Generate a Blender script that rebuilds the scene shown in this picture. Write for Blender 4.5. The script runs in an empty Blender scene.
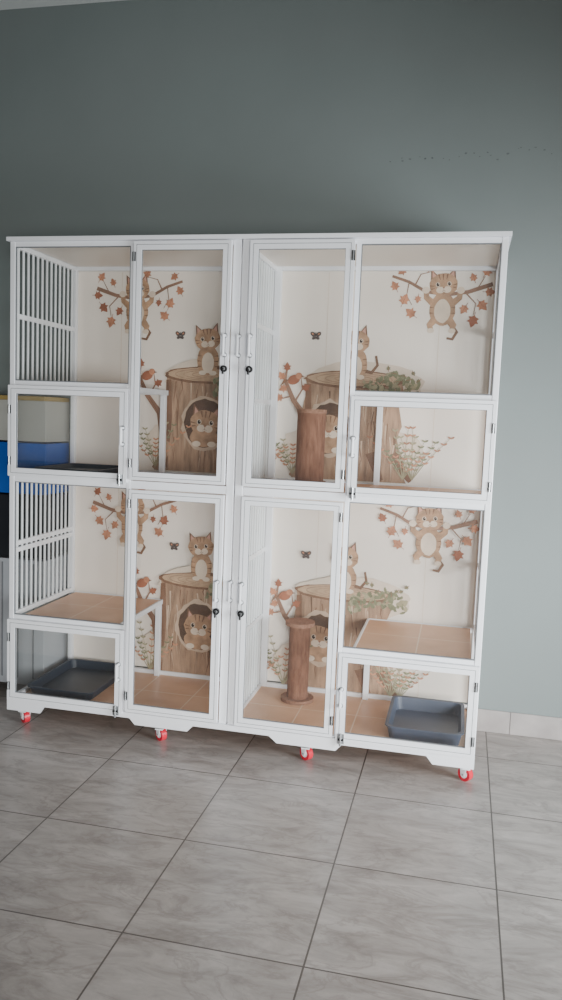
import bpy, math, random
from mathutils import Matrix, Vector
random.seed(7)
D=0.714; T=0.5967; TX=1.2834; TY=-0.2405; HC=3.95
COL=bpy.context.collection

# ------------------------------------------------------------ materials
def newmat(name):
    m=bpy.data.materials.new(name); m.use_nodes=True
    return m, m.node_tree.nodes, m.node_tree.links, m.node_tree.nodes["Principled BSDF"]
def srgb(r,g,b):
    f=lambda c:((c/255)/12.92 if c/255<=0.04045 else ((c/255+0.055)/1.055)**2.4)
    return (f(r),f(g),f(b),1)
def paint(name,rgb,rough=0.5,var=0.06,scale=6,metal=0,bump=0,stretch=None,spec=0.5):
    m,n,l,b=newmat(name)
    c=srgb(*rgb)
    tc=n.new("ShaderNodeTexCoord"); no=n.new("ShaderNodeTexNoise"); no.inputs["Scale"].default_value=scale; no.inputs["Detail"].default_value=5
    if stretch:
        mp=n.new("ShaderNodeMapping"); mp.inputs["Scale"].default_value=stretch
        l.new(tc.outputs["Object"],mp.inputs[0]); l.new(mp.outputs[0],no.inputs[0])
    else: l.new(tc.outputs["Object"],no.inputs[0])
    cr=n.new("ShaderNodeValToRGB")
    cr.color_ramp.elements[0].position=0.3; cr.color_ramp.elements[1].position=0.7
    cr.color_ramp.elements[0].color=tuple(v*(1-var*2) for v in c[:3])+(1,)
    cr.color_ramp.elements[1].color=tuple(min(1,v*(1+var)) for v in c[:3])+(1,)
    l.new(no.outputs[0],cr.inputs[0]); l.new(cr.outputs[0],b.inputs["Base Color"])
    b.inputs["Roughness"].default_value=rough; b.inputs["Metallic"].default_value=metal
    b.inputs["Specular IOR Level"].default_value=spec
    if bump:
        bp=n.new("ShaderNodeBump"); bp.inputs["Strength"].default_value=bump; bp.inputs["Distance"].default_value=0.003
        l.new(no.outputs[0],bp.inputs["Height"]); l.new(bp.outputs[0],b.inputs["Normal"])
    return m

M={}
M['alu']=paint('white_powder_coated_aluminium',(240,242,246),0.35,0.02,3)
M['seam']=paint('gasket_grey',(112,116,120),0.6,0.03)
M['cream']=paint('cream_panel',(244,235,224),0.4,0.02,2)
M['black']=paint('black_plastic',(24,24,26),0.4,0.1)
M['steel']=paint('latch_steel',(185,188,190),0.3,0.05,metal=0.8)
M['bar']=paint('grille_bar_white',(222,226,228),0.4,0.03)
M['red']=paint('caster_red',(215,35,60),0.35,0.05)
M['tray']=paint('tray_blue_grey',(70,78,96),0.45,0.06)
M['trayblk']=paint('tray_dark',(30,42,58),0.45,0.06)
M['wallp']=paint('wall_paint',(126,135,134),0.65,0.03,1.3)
M['ceil']=paint('ceiling_white',(225,228,226),0.8,0.01)
M['mark']=paint('plaster_mark',(104,111,112),0.9,0.1)
M['blue']=paint('rack_blue',(8,84,175),0.5,0.05)
M['rblack']=paint('rack_black',(22,25,32),0.6,0.05)
M['rcream']=paint('rack_cream',(176,176,170),0.6,0.03)
M['rwhite']=paint('rack_white',(176,180,186),0.6,0.03)
M['yellow']=paint('rack_yellow',(160,138,84),0.5,0.05)
M['base']=paint('baseboard_tile',(168,162,159),0.4,0.08,9)
def pig(k,rgb,var=.12,scale=14,stretch=None): M[k]=paint('mural_'+k,rgb,0.45,var,scale,stretch=stretch)
pig('wash',(228,212,194),.06,8)
pig('bark',(170,138,112),.2,16,(3,1,.5)); pig('barkd',(132,98,76),.15,12,(3,1,.6)); pig('barkl',(204,178,154),.1)
pig('hole',(98,74,58),.15); pig('ring',(196,166,136),.1,16)
pig('fur',(186,148,116),.18,24); pig('furd',(126,94,72),.12); pig('furl',(228,210,190),.06); pig('eye',(48,36,30),.02)
pig('leaf',(196,136,104),.18,20); pig('leafd',(162,102,76),.14,20); pig('moss',(128,130,98),.18,24); pig('twig',(146,112,92),.12); pig('bfly',(90,78,74),.1)
pig('grass',(168,160,128),.12); pig('pink',(206,158,140),.05)

def felt(name,c0,c1,scale=90,stretch=(1,1,1),dist=.002):
    m,n,l,b=newmat(name)
    tc=n.new("ShaderNodeTexCoord"); no=n.new("ShaderNodeTexNoise"); no.inputs["Scale"].default_value=scale; no.inputs["Detail"].default_value=5
    mp=n.new("ShaderNodeMapping"); mp.inputs["Scale"].default_value=stretch
    l.new(tc.outputs["Object"],mp.inputs[0]); l.new(mp.outputs[0],no.inputs[0])
    cr=n.new("ShaderNodeValToRGB"); cr.color_ramp.elements[0].position=.3; cr.color_ramp.elements[1].position=.7
    cr.color_ramp.elements[0].color=srgb(*c0); cr.color_ramp.elements[1].color=srgb(*c1)
    l.new(no.outputs[0],cr.inputs[0]); l.new(cr.outputs[0],b.inputs[0]); b.inputs["Roughness"].default_value=.95
    bp=n.new("ShaderNodeBump"); bp.inputs["Strength"].default_value=.5; bp.inputs["Distance"].default_value=dist
    l.new(no.outputs[0],bp.inputs["Height"]); l.new(bp.outputs[0],b.inputs["Normal"])
    return m
M['sisal']=felt('brown_post_wrap',(108,72,54),(142,100,78),40,(1.6,1.6,.35),.003)
M['carpet']=felt('brown_carpet_cap',(128,92,72),(160,120,98))

def grid_mask(n,l,sx,sy,ox,oy,w):
    tc=n.new("ShaderNodeTexCoord"); sp=n.new("ShaderNodeSeparateXYZ"); l.new(tc.outputs["Object"],sp.inputs[0])
    outs=[];ids=[]
    for sock,s,o in ((sp.outputs[0],sx,ox),(sp.outputs[1],sy,oy)):
        a=n.new("ShaderNodeMath");a.operation='SUBTRACT';l.new(sock,a.inputs[0]);a.inputs[1].default_value=o-50*s
        d=n.new("ShaderNodeMath");d.operation='DIVIDE';l.new(a.outputs[0],d.inputs[0]);d.inputs[1].default_value=s
        fl=n.new("ShaderNodeMath");fl.operation='FLOOR';l.new(d.outputs[0],fl.inputs[0]);ids.append(fl.outputs[0])
        fr=n.new("ShaderNodeMath");fr.operation='FRACT';l.new(d.outputs[0],fr.inputs[0])
        iv=n.new("ShaderNodeMath");iv.operation='SUBTRACT';iv.inputs[0].default_value=1;l.new(fr.outputs[0],iv.inputs[1])
        pp=n.new("ShaderNodeMath");pp.operation='MINIMUM';l.new(fr.outputs[0],pp.inputs[0]);l.new(iv.outputs[0],pp.inputs[1])
        lt=n.new("ShaderNodeMath");lt.operation='LESS_THAN';l.new(pp.outputs[0],lt.inputs[0]);lt.inputs[1].default_value=w/s/2
        outs.append(lt.outputs[0])
    mx=n.new("ShaderNodeMath");mx.operation='MAXIMUM';l.new(outs[0],mx.inputs[0]);l.new(outs[1],mx.inputs[1])
    cb=n.new("ShaderNodeCombineXYZ");l.new(ids[0],cb.inputs[0]);l.new(ids[1],cb.inputs[1])
    return tc,mx.outputs[0],cb.outputs[0]
def mixc(n,l,fac,a,b,mode='MIX'):
    mx=n.new("ShaderNodeMix");mx.data_type='RGBA';mx.blend_type=mode
    for s,v in ((0,fac),(6,a),(7,b)):
        if isinstance(v,bpy.types.NodeSocket): l.new(v,mx.inputs[s])
        else: mx.inputs[s].default_value=v
    return mx.outputs[2]
def floor_mat():
    m,n,l,b=newmat('porcelain_floor_tiles')
    tc,mask,ids=grid_mask(n,l,T,T,TX,TY,.0062)
    wn=n.new("ShaderNodeTexWhiteNoise");l.new(ids,wn.inputs[0])
    sc=n.new("ShaderNodeVectorMath");sc.operation='SCALE';l.new(wn.outputs[1],sc.inputs[0]);sc.inputs[3].default_value=9
    ad=n.new("ShaderNodeVectorMath");ad.operation='ADD';l.new(tc.outputs["Object"],ad.inputs[0]);l.new(sc.outputs[0],ad.inputs[1])
    mp=n.new("ShaderNodeMapping");mp.inputs["Rotation"].default_value=(0,0,math.radians(-40));mp.inputs["Scale"].default_value=(1.3,3.4,1)
    l.new(ad.outputs[0],mp.inputs[0])
    n1=n.new("ShaderNodeTexNoise");n1.inputs["Scale"].default_value=3.0;n1.inputs["Detail"].default_value=12;n1.inputs["Roughness"].default_value=.7;n1.inputs["Distortion"].default_value=.7
    l.new(mp.outputs[0],n1.inputs[0])
    cr=n.new("ShaderNodeValToRGB");e=cr.color_ramp.elements
    e[0].position=.32;e[0].color=srgb(136,129,124);e[1].position=.68;e[1].color=srgb(184,177,172)
    q=cr.color_ramp.elements.new(.5);q.color=srgb(164,157,152)
    l.new(n1.outputs[0],cr.inputs[0])
    n2=n.new("ShaderNodeTexNoise");n2.inputs["Scale"].default_value=2.2;n2.inputs["Detail"].default_value=8;n2.inputs["Roughness"].default_value=.6;n2.inputs["Distortion"].default_value=.8
    l.new(mp.outputs[0],n2.inputs[0])
    s1=n.new("ShaderNodeMath");s1.operation='SUBTRACT';l.new(n2.outputs[0],s1.inputs[0]);s1.inputs[1].default_value=.52
    s2=n.new("ShaderNodeMath");s2.operation='ABSOLUTE';l.new(s1.outputs[0],s2.inputs[0])
    vr=n.new("ShaderNodeValToRGB");vr.color_ramp.elements[0].color=(1,1,1,1);vr.color_ramp.elements[1].color=(0,0,0,1);vr.color_ramp.elements[1].position=.03
    l.new(s2.outputs[0],vr.inputs[0])
    vm=n.new("ShaderNodeMath");vm.operation='MULTIPLY';l.new(vr.outputs[0],vm.inputs[0]);vm.inputs[1].default_value=.4
    c1=mixc(n,l,vm.outputs[0],cr.outputs[0],srgb(126,117,112))
    c2=mixc(n,l,mask,c1,srgb(88,81,77))
    l.new(c2,b.inputs[0]); b.inputs["Roughness"].default_value=.3; b.inputs["Specular IOR Level"].default_value=.5
    bp=n.new("ShaderNodeBump");bp.invert=True;bp.inputs["Strength"].default_value=.4;bp.inputs["Distance"].default_value=.002
    l.new(mask,bp.inputs["Height"]);l.new(bp.outputs[0],b.inputs["Normal"])
    return m
def tan_mat():
    m,n,l,b=newmat('tan_board_with_joints')
    tc,mask,ids=grid_mask(n,l,.3,.3,.0,.07,.006)
    no=n.new("ShaderNodeTexNoise");no.inputs["Scale"].default_value=7;no.inputs["Detail"].default_value=6;l.new(tc.outputs["Object"],no.inputs[0])
    cr=n.new("ShaderNodeValToRGB");cr.color_ramp.elements[0].position=.3;cr.color_ramp.elements[0].color=srgb(216,168,132);cr.color_ramp.elements[1].position=.7;cr.color_ramp.elements[1].color=srgb(230,186,152)
    l.new(no.outputs[0],cr.inputs[0]);l.new(mixc(n,l,mask,cr.outputs[0],srgb(240,216,194)),b.inputs[0]);b.inputs["Roughness"].default_value=.4
    return m
M['floor']=floor_mat(); M['tan']=tan_mat()
def glass_mat():
    m,n,l,b=newmat('clear_glass_pane'); n.remove(b)
    o=n["Material Output"];t=n.new("ShaderNodeBsdfTransparent");g=n.new("ShaderNodeBsdfGlossy");g.inputs["Roughness"].default_value=.03
    t.inputs[0].default_value=(.97,.98,.975,1)
    x=n.new("ShaderNodeMixShader");x.inputs[0].default_value=.08
    l.new(t.outputs[0],x.inputs[1]);l.new(g.outputs[0],x.inputs[2])
    # faint haze painted on the pane as a patchy pale diffuse film
    df=n.new("ShaderNodeBsdfDiffuse");df.inputs[0].default_value=(.8,.82,.84,1)
    tc=n.new("ShaderNodeTexCoord");no=n.new("ShaderNodeTexNoise");no.inputs["Scale"].default_value=2.5;no.inputs["Detail"].default_value=4;l.new(tc.outputs["Object"],no.inputs[0])
    mm=n.new("ShaderNodeMath");mm.operation='MULTIPLY';l.new(no.outputs[0],mm.inputs[0]);mm.inputs[1].default_value=.03
    y=n.new("ShaderNodeMixShader");l.new(mm.outputs[0],y.inputs[0]);l.new(x.outputs[0],y.inputs[1]);l.new(df.outputs[0],y.inputs[2])
    l.new(y.outputs[0],o.inputs[0]);return m
M['glass']=glass_mat()

# ------------------------------------------------------------ mesh builder
class MB:
    def __init__(s): s.v=[];s.f=[];s.m=[];s.mats=[];s.sm=[]
    def mi(s,k):
        if k not in s.mats: s.mats.append(k)
        return s.mats.index(k)
    def add(s,vs,fs,k,smooth=False):
        o=len(s.v);s.v+=[tuple(v) for v in vs];i=s.mi(k)
        for f in fs: s.f.append(tuple(o+a for a in f));s.m.append(i);s.sm.append(smooth)
    def box(s,x0,x1,y0,y1,z0,z1,k):
        s.add([(x0,y0,z0),(x1,y0,z0),(x1,y1,z0),(x0,y1,z0),(x0,y0,z1),(x1,y0,z1),(x1,y1,z1),(x0,y1,z1)],
              [(0,3,2,1),(4,5,6,7),(0,1,5,4),(1,2,6,5),(2,3,7,6),(3,0,4,7)],k)
    def cyl(s,a,b,r,k,seg=16,r2=None):
        a=Vector(a);b=Vector(b);r2=r if r2 is None else r2
        z=(b-a).normalized();x=z.orthogonal().normalized();y=z.cross(x)
        vs=[];
        for i in range(seg):
            t=2*math.pi*i/seg;d=x*math.cos(t)+y*math.sin(t);vs.append(a+d*r)
        for i in range(seg):
            t=2*math.pi*i/seg;d=x*math.cos(t)+y*math.sin(t);vs.append(b+d*r2)
        s.add(vs,[(i,(i+1)%seg,seg+(i+1)%seg,seg+i) for i in range(seg)],k,True)
        s.add(vs,[tuple(range(seg))[::-1],tuple(range(seg,2*seg))],k)
    def quad(s,p,k): s.add(p,[(0,1,2,3)],k)
    def frame(s,x0,x1,z0,z1,w,y0,y1,k,wl=None):
        s.box(x0,x0+w,y0,y1,z0,z1,k);s.box(x1-w,x1,y0,y1,z0,z1,k)
        s.box(x0+w,x1-w,y0,y1,z0,z0+w,k);s.box(x0+w,x1-w,y0,y1,z1-w,z1,k)
    def obj(s,name,parent=None,bevel=0):
        me=bpy.data.meshes.new(name);me.from_pydata(s.v,[],s.f)
        for k in s.mats: me.materials.append(M[k])
        for p,i,sm in zip(me.polygons,s.m,s.sm): p.material_index=i;p.use_smooth=sm
        me.update()
        o=bpy.data.objects.new(name,me);COL.objects.link(o)
        if parent: o.parent=parent
        if bevel:
            md=o.modifiers.new("bevel",'BEVEL');md.width=bevel;md.segments=2;md.limit_method='ANGLE';md.angle_limit=math.radians(50)
        return o
def empty(name):
    e=bpy.data.objects.new(name,None);COL.objects.link(e);return e

# ------------------------------------------------------------ room
b=MB();b.box(-2.2,5.2,-7,D+.1,-.1,0,'floor');b.obj('floor')
b=MB();b.box(-2.2,5.2,D,D+.12,0,HC+.05,'wallp');wall=b.obj('wall_back')
b=MB();b.box(-2.3,-2.2,-7,D+.12,0,HC+.05,'wallp');b.obj('wall_left')
b=MB();b.box(-2.3,5.2,-7,D+.12,HC,HC+.1,'ceil');b.obj('ceiling')
b=MB()
x=-2.2
while x<5.19:
    x1=min(x+.6,5.2);b.box(x+.001,x1-.001,D-.012,D,0.001,.125,'base');x=x1
b.obj('baseboard_back',None,.002)
b=MB()
for i in range(24):
    xx=1.80+i*.037+random.uniform(-.018,.018);zz=3.05+random.uniform(-.018,.02)+(.02 if i>16 else 0)
    r=random.uniform(.0025,.007);n=7
    vs=[(xx+r*math.cos(2*math.pi*j/n)*random.uniform(.7,1.6),D-.001,zz+r*math.sin(2*math.pi*j/n)*random.uniform(.4,1)) for j in range(n)]
    b.add(vs,[tuple(range(n))],'mark')
b.obj('plaster_marks',wall)

# storage cabinet seen behind / left of the cage
rk=MB()
rx0,rx1,ry0,ry1=-1.25,-.03,.42,.70
rk.box(rx0,rx1,ry0,ry1,.06,.80,'rwhite'); rk.box(rx0,rx1,ry0+.004,ry1,.81,1.17,'rblack')
rk.box(rx0,rx1,ry0,ry1,1.18,1.47,'blue'); rk.box(rx0,rx1,ry0,ry1,1.48,1.71,'rcream')
rk.box(rx0-.01,rx1,ry0-.015,ry1,1.71,1.735,'yellow')
for i in range(12): rk.box(rx0+.05+i*.1,rx0+.06+i*.1,ry0-.006,ry0,.1,.78,'seam')
for xx in (rx0+.05,rx1-.09):
    for yy in (ry0+.03,ry1-.07): rk.box(xx,xx+.04,yy,yy+.04,0,.06,'rblack')
rk.obj('storage_cabinet',None,.003)

# ------------------------------------------------------------ cat cage
cage=empty('cat_cage')
W=2.4;YB=.68;ZT=2.49;ZM=1.305
fr=MB()
P=.028
for x0,x1 in ((0,P),(1.158,1.197),(1.203,1.242),(W-P,W)):
    for y0,y1 in ((0,P),(YB-P,YB)):
        fr.box(x0,x1,y0,y1,.12,ZT,'alu')
for x0 in (.643,1.737): fr.box(x0,x0+.022,0.001,P,.15,ZT-.02,'alu')
for y0,y1 in ((0.002,P),(YB-P,YB-.002)):
    for a,c in ((P,1.158),(1.242,W-P)):
        fr.box(a,c,y0,y1,ZT-.025,ZT,'alu'); fr.box(a,c,y0,y1,1.292,1.332,'alu'); fr.box(a,c,y0,y1,.12,.155,'alu')
for xs in ((P,.643),(1.759,W-P)):
    fr.box(xs[0],xs[1],.002,P,1.782,1.806,'alu'); fr.box(xs[0],xs[1],.002,P,.572,.596,'alu')
for x0,x1 in ((0.001,P-.002),(1.185,1.215),(W-P+.002,W-.001)):
    for z in (.125,.58,1.295,1.785,ZT-.028):
        if x0>1 and x0<2 and z in(.58,1.785): continue
        fr.box(x0,x1,P,YB-P,z,z+.026,'alu')
fr.obj('frame',cage,.003)
b=MB();b.box(-.012,W+.012,-.018,YB+.008,ZT,ZT+.02,'alu');b.box(.03,W-.03,.03,YB-.03,ZT-.004,ZT-.001,'cream');b.obj('lid',cage,.002)
def skirt(y0,y1):
    pts=[(0,.085),(.19,.085),(.215,.122),(.69,.122),(.72,.09),(1.0,.09),(1.03,.122),(1.42,.122),(1.46,.09),(1.75,.09),(1.78,.122),(2.18,.122),(2.21,.085),(2.4,.085)]
    b=MB();n=len(pts)
    vs=[(x,y0,z) for x,z in pts]+[(x,y0,.15) for x,z in pts]+[(x,y1,z) for x,z in pts]+[(x,y1,.15) for x,z in pts]
    fs=[]
    for i in range(n-1):
        fs+=[(i,i+1,n+i+1,n+i),(2*n+i+1,2*n+i,3*n+i,3*n+i+1),(i+1,i,2*n+i,2*n+i+1),(n+i,n+i+1,3*n+i+1,3*n+i)]
    fs+=[(0,n,3*n,2*n),(n-1,2*n+n-1,4*n-1,2*n-1)]
    b.add(vs,fs,'alu');return b
skirt(-.014,-.001).obj('skirt_front',cage); skirt(YB+.001,YB+.01).obj('skirt_back',cage)
b=MB()
b.box(.004,1.198,YB+.001,YB+.012,.16,ZT,'cream');b.box(1.202,W-.004,YB+.001,YB+.012,.16,ZT,'cream')
for xx in (.3,.9,1.5,2.1): b.box(xx-.001,xx+.001,YB,YB+.001,.16,ZT-.03,'furl')
b.obj('back_panel',cage)
b=MB()
for a,c in ((.01,1.19),(1.21,W-.01)):
    b.box(a,c,.028,YB,.112,.132,'tan'); b.box(a,c,.028,YB,1.300,1.328,'tan')
b.obj('cage_floors',cage)
g=MB()
def grille(x,z0,z1,rails,yb0=.03,yb1=YB-.03,n=13,r=.0068):
    for i in range(n):
        y=yb0+(yb1-yb0)*(i+.5)/n; g.cyl((x,y,z0),(x,y,z1),r,'bar',8)
    for q in rails: g.box(x-.009,x+.009,yb0,yb1,q-.012,q+.012,'alu')
grille(.014,1.81,ZT-.02,[2.13]); grille(.014,.60,1.30,[.93,.965])
grille(1.2,1.33,ZT-.02,[2.13,1.75],n=12,r=.009); grille(1.2,.15,1.30,[.93,.55],n=12,r=.009)
grille(W-.014,1.81,ZT-.02,[2.13]); grille(W-.014,.60,1.30,[.93])
g.obj('side_grilles',cage)
b=MB()
for z in (.575,1.79):
    for a,c in ((.03,.60),(1.80,W-.03)):
        b.box(a+.012,c-.012,.05,YB-.02,z-.012,z+.004,'tan')
        b.box(a,c,.038,.05,z-.02,z+.008,'alu');b.box(a,c,YB-.02,YB-.008,z-.02,z+.008,'alu')
        if a<1: b.box(c-.012,c,.05,YB-.02,z-.02,z+.008,'alu')
        else: b.box(a,a+.012,.05,YB-.02,z-.02,z+.008,'alu')
        lx=c-.03 if a<1 else a
        b.box(lx,lx+.03,YB-.06,YB-.03,(.132 if z<1 else 1.328),z-.02,'alu')
b.obj('platforms',cage,.002)

# doors
d=MB();gl=MB()
def pane(x0,x1,z0,z1,y,k='glass'): gl.quad([(x0,y,z0),(x1,y,z0),(x1,y,z1),(x0,y,z1)],k)
def door(x0,x1,z0,z1,w=.04,wb=None):
    d.frame(x0,x1,z0,z1,w,-.022,-.002,'alu')
    d.frame(x0+w*.38,x1-w*.38,z0+w*.38,z1-w*.38,.0022,-.0228,-.022,'seam')
    d.frame(x0+w-.003,x1-w+.003,z0+w-.003,z1-w+.003,.005,-.016,-.008,'seam')
    pane(x0+w,x1-w,z0+w,z1-w,-.012)
for z0,z1 in ((1.338,2.482),(.156,1.288)):
    door(.668,1.155,z0,z1); door(1.245,1.732,z0,z1)
for z0,z1 in ((1.322,1.782),(.142,.574)):
    door(.004,.652,z0,z1,.042); door(1.748,2.396,z0,z1,.042)
for z0,z1 in ((1.806,ZT-.025),(.596,1.292)):
    for a,c in ((P,.643),(1.759,W-P)):
        pane(a,c,z0,z1,.012); d.frame(a-.001,c+.001,z0-.001,z1+.001,.005,.004,.014,'seam')
for x in (.014,W-.014):
    for z0,z1 in ((1.33,1.785),(.155,.575)):
        gl.quad([(x,.03,z0),(x,YB-.03,z0),(x,YB-.03,z1),(x,.03,z1)],'glass')
d.obj('doors',cage,.0025);gl.obj('glass_panes',cage)
# hardware
h=MB()
def handle(x,z,L=.11,k='alu',y=-.022):
    h.cyl((x,y-.03,z-L/2+.008),(x,y-.03,z+L/2-.008),.0068,k,10)
    for s in(-1,1):
        h.cyl((x,y+.001,z+s*(L/2-.01)),(x,y-.034,z+s*(L/2-.01)),.0068,k,10);h.cyl((x,y,z+s*(L/2-.01)),(x,y-.004,z+s*(L/2-.01)),.012,'steel',12)
handle(1.138,2.0);handle(1.200,2.0,.11,'alu',0);handle(1.262,2.0)
handle(1.138,.82);handle(1.200,.82,.11,'alu',0);handle(1.262,.82)
for x,z in ((1.262,1.89),(1.138,1.89),(1.138,.72),(1.262,.72)):
    h.cyl((x,-.022,z),(x,-.036,z),.016,'black',14);h.cyl((x,-.036,z),(x,-.041,z),.008,'steel',10);h.box(x-.003,x+.003,-.055,-.04,z-.026,z+.004,'black')
for x,z in ((.632,1.55),(1.768,1.55),(.632,.36),(1.768,.36)): handle(x,z,.10,'alu')
for x,z in ((.62,1.335),(1.775,1.335),(.62,.155),(1.775,.155)):
    h.box(x-.016,x+.016,-.027,-.022,z-.022,z+.026,'steel');h.cyl((x,-.034,z-.03),(x,-.034,z+.03),.006,'steel',8);h.cyl((x-.012,-.034,z),(x+.014,-.034,z),.005,'black',8)
def hinge(x,z):
    h.box(x-.008,x+.008,-.026,-.021,z-.022,z+.022,'black');h.cyl((x,-.028,z-.022),(x,-.028,z+.022),.004,'steel',8)
for x in (.672,1.728):
    for z in (2.41,1.42,1.22,.24): hinge(x,z)
for x in (.014,W-.014):
    for z in (1.66,1.40,.48,.22): hinge(x,z)
h.obj('door_hardware',cage)
# casters
c=MB()
for x in (.07,.84,1.6,2.365):
    for y in (.03,.62):
        c.box(x-.03,x+.03,y-.03,y+.03,.083,.087,'steel');c.cyl((x,y,.084),(x,y,.072),.017,'steel',14)
        c.box(x-.02,x+.02,y-.018,y+.022,.067,.073,'alu')
        a=.9;dx,dy=math.cos(a),math.sin(a);wy=y+.02
        for s in(-1,1):
            ox,oy=x+s*.019*dx,wy+s*.019*dy;tx,ty=-dy,dx
            q=[(.02,.07),(-.02,.07),(-.010,.026),(.010,.026)]
            c.add([(ox+tx*p,oy+ty*p,z) for p,z in q]+[(ox+s*.003*dx+tx*p,oy+s*.003*dy+ty*p,z) for p,z in q],
                  [(0,1,2,3),(7,6,5,4),(0,4,5,1),(1,5,6,2),(2,6,7,3),(3,7,4,0)],'alu')
        c.cyl((x-.014*dx,wy-.014*dy,.034),(x+.014*dx,wy+.014*dy,.034),.034,'red',26);c.cyl((x-.0155*dx,wy-.0155*dy,.034),(x+.0155*dx,wy+.0155*dy,.034),.019,'alu',18)
        c.cyl((x-.024*dx,wy-.024*dy,.034),(x+.024*dx,wy+.024*dy,.034),.005,'steel',8)
c.obj('casters',cage)

# ------------------------------------------------------------ printed mural (flat artwork on back panel)
mu=MB();dep=[0]
def Y():
    dep[0]+=1;return YB-.0005-dep[0]*.00001
def poly(pts,k):
    y=Y();mu.add([(x,y,z) for x,z in pts],[tuple(range(len(pts)))],k)
def ell(cx,cz,rx,rz,k,rot=0,n=22,j=0):
    c0,s0=math.cos(rot),math.sin(rot);p=[]
    for i in range(n):
        t=2*math.pi*i/n;a=rx*math.cos(t)*(1+random.uniform(-j,j));b_=rz*math.sin(t)*(1+random.uniform(-j,j));p.append((cx+a*c0-b_*s0,cz+a*s0+b_*c0))
    poly(p,k)
def strip(pts,w0,w1,k):
    y=Y();n=len(pts);vs=[]
    for i,(x,z) in enumerate(pts):
        a=pts[max(0,i-1)];b_=pts[min(n-1,i+1)];dx,dz=b_[0]-a[0],b_[1]-a[1];L=math.hypot(dx,dz) or 1
        w=(w0+(w1-w0)*i/(n-1))/2;vs+=[(x-dz/L*w,y,z+dx/L*w),(x+dz/L*w,y,z-dx/L*w)]
    mu.add(vs,[(2*i,2*i+1,2*i+3,2*i+2) for i in range(n-1)],k)
def leaf(x,z,s=.03,rot=0,k='leaf'):
    prof=[(0,-1),(.35,-.7),(.9,-.6),(.6,-.2),(1.0,.25),(.5,.3),(.35,.65),(0,1.1),(-.35,.65),(-.5,.3),(-1,.25),(-.6,-.2),(-.9,-.6),(-.35,-.7)]
    c0,s0=math.cos(rot),math.sin(rot);poly([(x+s*(a*c0-b_*s0),z+s*(a*s0+b_*c0)) for a,b_ in prof],k)
    strip([(x+s*1.5*s0,z-s*1.5*c0),(x-s*.8*s0,z+s*.8*c0)],.003,.0015,'leafd')
def face(x,z,r,tilt=0):
    def R(a,b_): return (x+a*math.cos(tilt)-b_*math.sin(tilt),z+a*math.sin(tilt)+b_*math.cos(tilt))
    for s in(-1,1):
        poly([R(s*r*.25,r*.6),R(s*r*.95,r*1.3),R(s*r*.98,r*.25)],'furd');poly([R(s*r*.42,r*.62),R(s*r*.84,r*1.1),R(s*r*.86,r*.4)],'pink')
    ell(x,z,r*1.12,r*.92,'fur',tilt,26,.04)
    for s in(-.35,0,.35): strip([R(s*r,r*.85),R(s*r*.7,r*.4)],r*.12,r*.04,'furd')
    for s in(-1,1):
        strip([R(s*r*1.05,r*.0),R(s*r*.7,-r*.05)],r*.1,r*.03,'furd');strip([R(s*r*.98,-r*.28),R(s*r*.68,-r*.22)],r*.1,r*.03,'furd')
        p=R(s*r*.27,-r*.38);ell(p[0],p[1],r*.32,r*.26,'furl',tilt,14)
        p=R(s*r*.45,r*.06);ell(p[0],p[1],r*.17,r*.19,'furl',tilt,14);ell(p[0],p[1],r*.12,r*.15,'eye',tilt,12)
        p=R(s*r*.45+r*.05,r*.12);ell(p[0],p[1],r*.04,r*.04,'furl',0,8)
    poly([R(-r*.1,-r*.18),R(r*.1,-r*.18),R(0,-r*.3)],'leafd')
    strip([R(0,-r*.3),R(0,-r*.42),R(-r*.14,-r*.5)],r*.03,r*.03,'furd');strip([R(0,-r*.42),R(r*.14,-r*.5)],r*.03,r*.03,'furd')
def branch(x0,z,flip=False,full=True):
    f=(lambda a:x0+a) if not flip else (lambda a:x0+.5-a)
    pts=[(f(-.02),z+.05),(f(.07),z+.02),(f(.16),z-.03),(f(.27),z-.045),(f(.38),z-.03),(f(.5),z+.01)]
    cx=f(.25)
    strip([(cx+.04,z-.19),(cx+.08,z-.24),(cx+.06,z-.275),(cx+.03,z-.27)],.024,.012,'furd')
    ell(cx,z-.12,.068,.085,'fur',0,26,.04);ell(cx,z-.13,.042,.062,'furl',0,18,.03)
    strip(pts,.014,.022,'twig')
    strip([(f(.1),z+.0),(f(.13),z+.06),(f(.19),z+.075)],.008,.003,'twig');strip([(f(.36),z-.03),(f(.42),z-.09),(f(.41),z-.15)],.008,.003,'twig')
    strip([(f(.07),z+.02),(f(.06),z-.05),(f(.09),z-.1)],.006,.003,'twig');strip([(f(.42),z-.02),(f(.46),z+.05)],.006,.003,'twig')
    for s in(-1,1):
        strip([(cx+s*.035,z-.17),(cx+s*.062,z-.205),(cx+s*.055,z-.225)],.04,.028,'fur');ell(cx+s*.055,z-.232,.019,.013,'furl')
        strip([(cx+s*.05,z-.09),(cx+s*.085,z-.06),(cx+s*.09,z-.02)],.036,.026,'fur');ell(cx+s*.09,z-.022,.02,.018,'furl')
        for q in(0,1): strip([(cx+s*.066,z-.11-q*.03),(cx+s*.044,z-.112-q*.03)],.007,.002,'furd')
    face(cx,z+.005,.066,.08)
    for a,dz,s,r in ((-.005,.0,.026,.5),(.05,-.07,.03,-.4),(.085,-.14,.03,.9),(.19,.095,.026,-.8),(.03,.075,.024,2.2),(.41,-.18,.032,2.9),(.455,-.1,.03,-2.4),(.47,.075,.026,-.6),(.36,-.12,.026,2.6),(.49,-.03,.026,-1.6),(.40,.045,.022,.4),(.12,-.07,.02,3.)):
        leaf(f(a),z+dz,s,r,'leaf' if random.random()<.65 else 'leafd')
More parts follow.
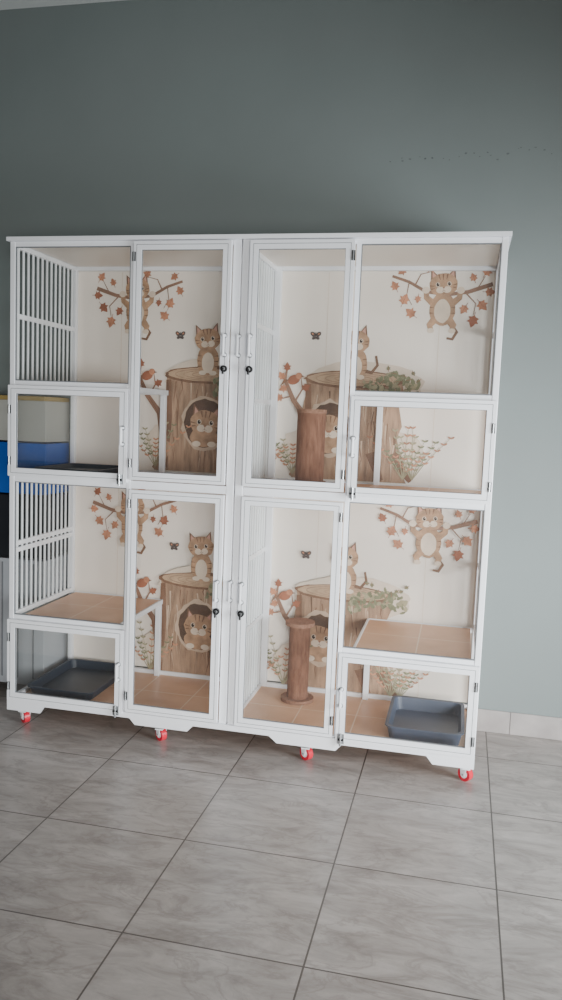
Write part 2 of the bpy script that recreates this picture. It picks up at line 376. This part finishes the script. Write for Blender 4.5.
def butterfly(x,z,s=.028):
    for q in(-1,1):
        ell(x+q*s*.55,z+s*.35,s*.6,s*.42,'bfly',q*.7,14,.05);ell(x+q*s*.4,z-s*.4,s*.4,s*.32,'bfly',-q*.6,12,.05);ell(x+q*s*.6,z+s*.4,s*.25,s*.15,'leaf',q*.7,10)
    strip([(x,z+s*.7),(x,z-s*.7)],s*.16,s*.1,'eye')
def stump(x0,x1,zt,zb,hx,hz,catx,fern=True):
    w=x1-x0;cx=(x0+x1)/2
    ell(cx,zb+.16,w*.68,.17,'wash',0,40,.05);ell(cx+.05,zt-.02,w*.56,.12,'wash',0,36,.06)
    left=[(x0+.04*w+math.sin(i*1.7)*.014-(.0 if i<6 else (i-6)*.022),zt-(zt-zb)*i/9) for i in range(10)]
    right=[(x1-.05*w+math.sin(i*2.1)*.014+(0 if i<6 else (i-6)*.016),zt-(zt-zb)*i/9) for i in range(9,-1,-1)]
    poly(left+right,'bark')
    for i in range(70):
        xx=x0+w*(.07+.86*random.random());z1=zt-random.uniform(.02,.42)*(zt-zb)/.6;L=random.uniform(.05,.22)*(zt-zb)/.6
        z2=max(zb+.01,z1-L);strip([(xx,z1),(xx+random.uniform(-.012,.012),(z1+z2)/2),(xx+random.uniform(-.015,.015),z2)],random.uniform(.003,.011),.001,random.choice(['barkd','barkd','barkl','hole'] if i%4==0 else ['barkd','barkl']))
    strip([(x0+.07*w,zt-.03),(x0+.08*w,zt-.25),(x0+.03*w,zb+.02)],.03,.05,'barkd')
    for rx,dx in ((x0+.1*w,-.1),(x0+.35*w,-.05),(x1-.3*w,.06),(x1-.1*w,.1)):
        strip([(rx,zb+.16),(rx+dx*.5,zb+.07),(rx+dx,zb+.01)],.07,.02,'barkd' if dx>0 else 'bark')
    ell(cx,zt,w*.47,.048,'barkd',.0,34,.04);ell(cx,zt+.004,w*.44,.038,'ring',0,34,.03)
    for q in(.36,.27,.18,.09): 
        n=26;pp=[(cx+w*q*math.cos(2*math.pi*i/n),zt+.003+.038*q/.44*math.sin(2*math.pi*i/n)) for i in range(n+1)];strip(pp,.004,.004,'bark')
    ell(hx,hz,.138,.158,'barkl',0,28,.07);ell(hx,hz,.120,.138,'hole',0,28,.05)
    ell(hx,hz-.08,.085,.055,'fur',0,20,.03);face(hx+.004,hz+.0,.080,-.06)
    for s in(-1,1): ell(hx+s*.045,hz-.118,.025,.016,'furl')
    strip([(catx+.045,zt+.05),(catx+.09,zt+.04),(catx+.12,zt+.08),(catx+.11,zt+.13)],.022,.012,'furd')
    ell(catx,zt+.085,.064,.085,'fur',0,24,.04);ell(catx,zt+.07,.036,.058,'furl',0,18)
    for s in(-1,1):
        ell(catx+s*.03,zt+.014,.022,.013,'furl')
        for q in(0,1,2): strip([(catx+s*.061,zt+.11-q*.03),(catx+s*.036,zt+.108-q*.03)],.007,.002,'furd')
    face(catx-.005,zt+.20,.068,.1)
    for i in range(90):
        t=random.random();xx=x1-.25+t*.31;zz=zt+.045-random.random()*.10-(abs(xx-(x1-.07))*.35);ell(xx,zz,random.uniform(.008,.02),random.uniform(.006,.013),'moss' if i%3 else 'grass',random.random()*3,9,.25)
    for i in range(9): leaf(x1-.16+i*.027,zt+.03+random.uniform(-.04,.04),.013,random.random()*6,'moss')
    for bx in ((x1+.05,x1+.0,x0-.03) if fern else (x0-.03,)):
        for i in range(7):
            a=(i-3)*.19+random.uniform(-.06,.06);L=random.uniform(.14,.29)
            pts=[(bx+math.sin(a)*L*t*(1+.3*t),zb+.02+math.cos(a)*L*t) for t in(0,.33,.66,1)];strip(pts,.005,.002,'grass')
            for t in(.4,.55,.7,.85,1):
                px,pz=bx+math.sin(a)*L*t*(1+.3*t),zb+.02+math.cos(a)*L*t;kk='leaf' if i%3==0 else ('moss' if i%4==1 else 'grass')
                ell(px+.008,pz,.011,.0045,kk,.6,8);ell(px-.008,pz,.011,.0045,kk,-.6,8)
def twig(x,z):
    strip([(x+.13,z-.34),(x+.10,z-.18),(x+.02,z-.08),(x-.03,z+.03),(x-.02,z+.09)],.045,.010,'twig')
    strip([(x+.11,z-.3),(x+.085,z-.17),(x+.02,z-.07)],.012,.004,'barkd')
    strip([(x+.03,z-.09),(x+.07,z-.02),(x+.06,z+.04)],.012,.004,'twig');strip([(x+.01,z-.06),(x-.06,z-.08)],.01,.004,'twig')
    ell(x+.02,z+.03,.036,.026,'leafd',.4,18);ell(x+.048,z+.052,.019,.018,'leaf',0,12);poly([(x+.062,z+.056),(x+.08,z+.05),(x+.062,z+.044)],'barkd');poly([(x-.005,z+.03),(x-.06,z-.01),(x-.035,z+.03)],'barkd')
    for a,b_,r_ in((-.05,.05,.6),(-.06,-.07,1.5),(.09,-.01,-1),(-.02,.1,0),(-.04,-.02,2)): leaf(x+a,z+b_,.024,r_,'leaf' if r_>0 else 'leafd')
for z0,sh in ((1.31,0),(.10,.03)):
    branch(1.86,z0+1.08-sh,False);branch(.145,z0+1.05-sh,True)
    butterfly(1.44,z0+.81);butterfly(.66,z0+.80)
    stump(1.37,1.95,z0+.58+sh,z0+.03,1.535,z0+.31+sh,1.665);stump(.56,1.12,z0+.58+sh,z0+.03,.82,z0+.31+sh,.83)
    twig(1.31,z0+.54);twig(.45,z0+.54)
mu.obj('printed_mural',cage)

# ------------------------------------------------------------ contents
def tray(name,x0,x1,y0,y1,z,k,hgt=.07):
    b=MB();r=.04
    def loop(x0,x1,y0,y1,z,r):
        p=[]
        for cx,cy,a in ((x1-r,y1-r,0),(x0+r,y1-r,90),(x0+r,y0+r,180),(x1-r,y0+r,270)):
            for i in range(6):
                t=math.radians(a+18*i);p.append((cx+r*math.cos(t),cy+r*math.sin(t),z))
        return p
    s=.022
    Ls=[loop(x0+s,x1-s,y0+s,y1-s,z,r*.8),loop(x0+.008,x1-.008,y0+.008,y1-.008,z+hgt-.006,r),loop(x0,x1,y0,y1,z+hgt-.006,r),loop(x0,x1,y0,y1,z+hgt,r),
        loop(x0+.016,x1-.016,y0+.016,y1-.016,z+hgt,r*.9),loop(x0+s+.006,x1-s-.006,y0+s+.006,y1-s-.006,z+.006,r*.8)]
    n=len(Ls[0]);vs=sum(Ls,[]);fs=[tuple(range(n))[::-1]]
    for q in range(5): fs+=[(q*n+i,q*n+(i+1)%n,(q+1)*n+(i+1)%n,(q+1)*n+i) for i in range(n)]
    fs.append(tuple(5*n+i for i in range(n)))
    b.add(vs,fs,k);o=b.obj(name);return o
tray('litter_tray',1.97,2.35,.09,.55,.133,'tray')
tray('litter_tray.001',.04,.43,.09,.62,.133,'trayblk',.05)
tray('litter_tray.002',.045,.42,.14,.60,1.329,'trayblk',.03)
def post(name,x,y,z,H,r,rb,rc):
    b=MB();b.cyl((0,0,.018),(0,0,H-.02),r,'sisal',40)
    b.cyl((0,0,0),(0,0,.018),rb,'carpet',40);b.cyl((0,0,H-.02),(0,0,H),rc,'carpet',40)
    o=b.obj(name,None,.004);o.location=(x,y,z);return o
post('scratching_post',1.455,.5,.133,.44,.057,.09,.080);post('scratching_post.001',1.485,.42,1.329,.39,.074,.088,.077)

# ------------------------------------------------------------ camera
yaw,pit,rol=.2192,-.1040,.0391
fw=Vector((-math.sin(yaw)*math.cos(pit),math.cos(yaw)*math.cos(pit),math.sin(pit)))
r=fw.cross(Vector((0,0,1))).normalized();u=r.cross(fw)
r2=r*math.cos(rol)+u*math.sin(rol);u2=-r*math.sin(rol)+u*math.cos(rol)
cd=bpy.data.cameras.new('camera');co=bpy.data.objects.new('camera',cd);COL.objects.link(co)
cd.sensor_fit='VERTICAL';cd.sensor_height=36;cd.lens=806.27*36/1000
m=Matrix((r2,u2,-fw)).transposed().to_4x4();m.translation=Vector((2.2614,-3.7204,1.6796));co.matrix_world=m
bpy.context.scene.camera=co

# ------------------------------------------------------------ light
def area(name,loc,target,sx,sy,e,col,spread=180):
    l=bpy.data.lights.new(name,'AREA');l.shape='RECTANGLE';l.size=sx;l.size_y=sy;l.energy=e;l.color=col;l.spread=math.radians(spread)
    o=bpy.data.objects.new(name,l);COL.objects.link(o);o.location=loc
    o.rotation_euler=(Vector(target)-Vector(loc)).to_track_quat('-Z','Y').to_euler();return o
area('window_light_right',(4.6,-1.4,1.15),(1.7,.2,.8),1.6,1.3,72,(.90,.96,1),100)
area('unseen_fill_light',(4.1,-6.3,1.1),(1.6,0,.3),2.0,1.6,66,(1,.985,.96),66)  # unseen fill lamp behind the camera, set aside so the panes do not mirror it
w=bpy.data.worlds.new('world');bpy.context.scene.world=w;w.use_nodes=True
w.node_tree.nodes['Background'].inputs[0].default_value=(.88,.9,.9,1);w.node_tree.nodes['Background'].inputs[1].default_value=.085
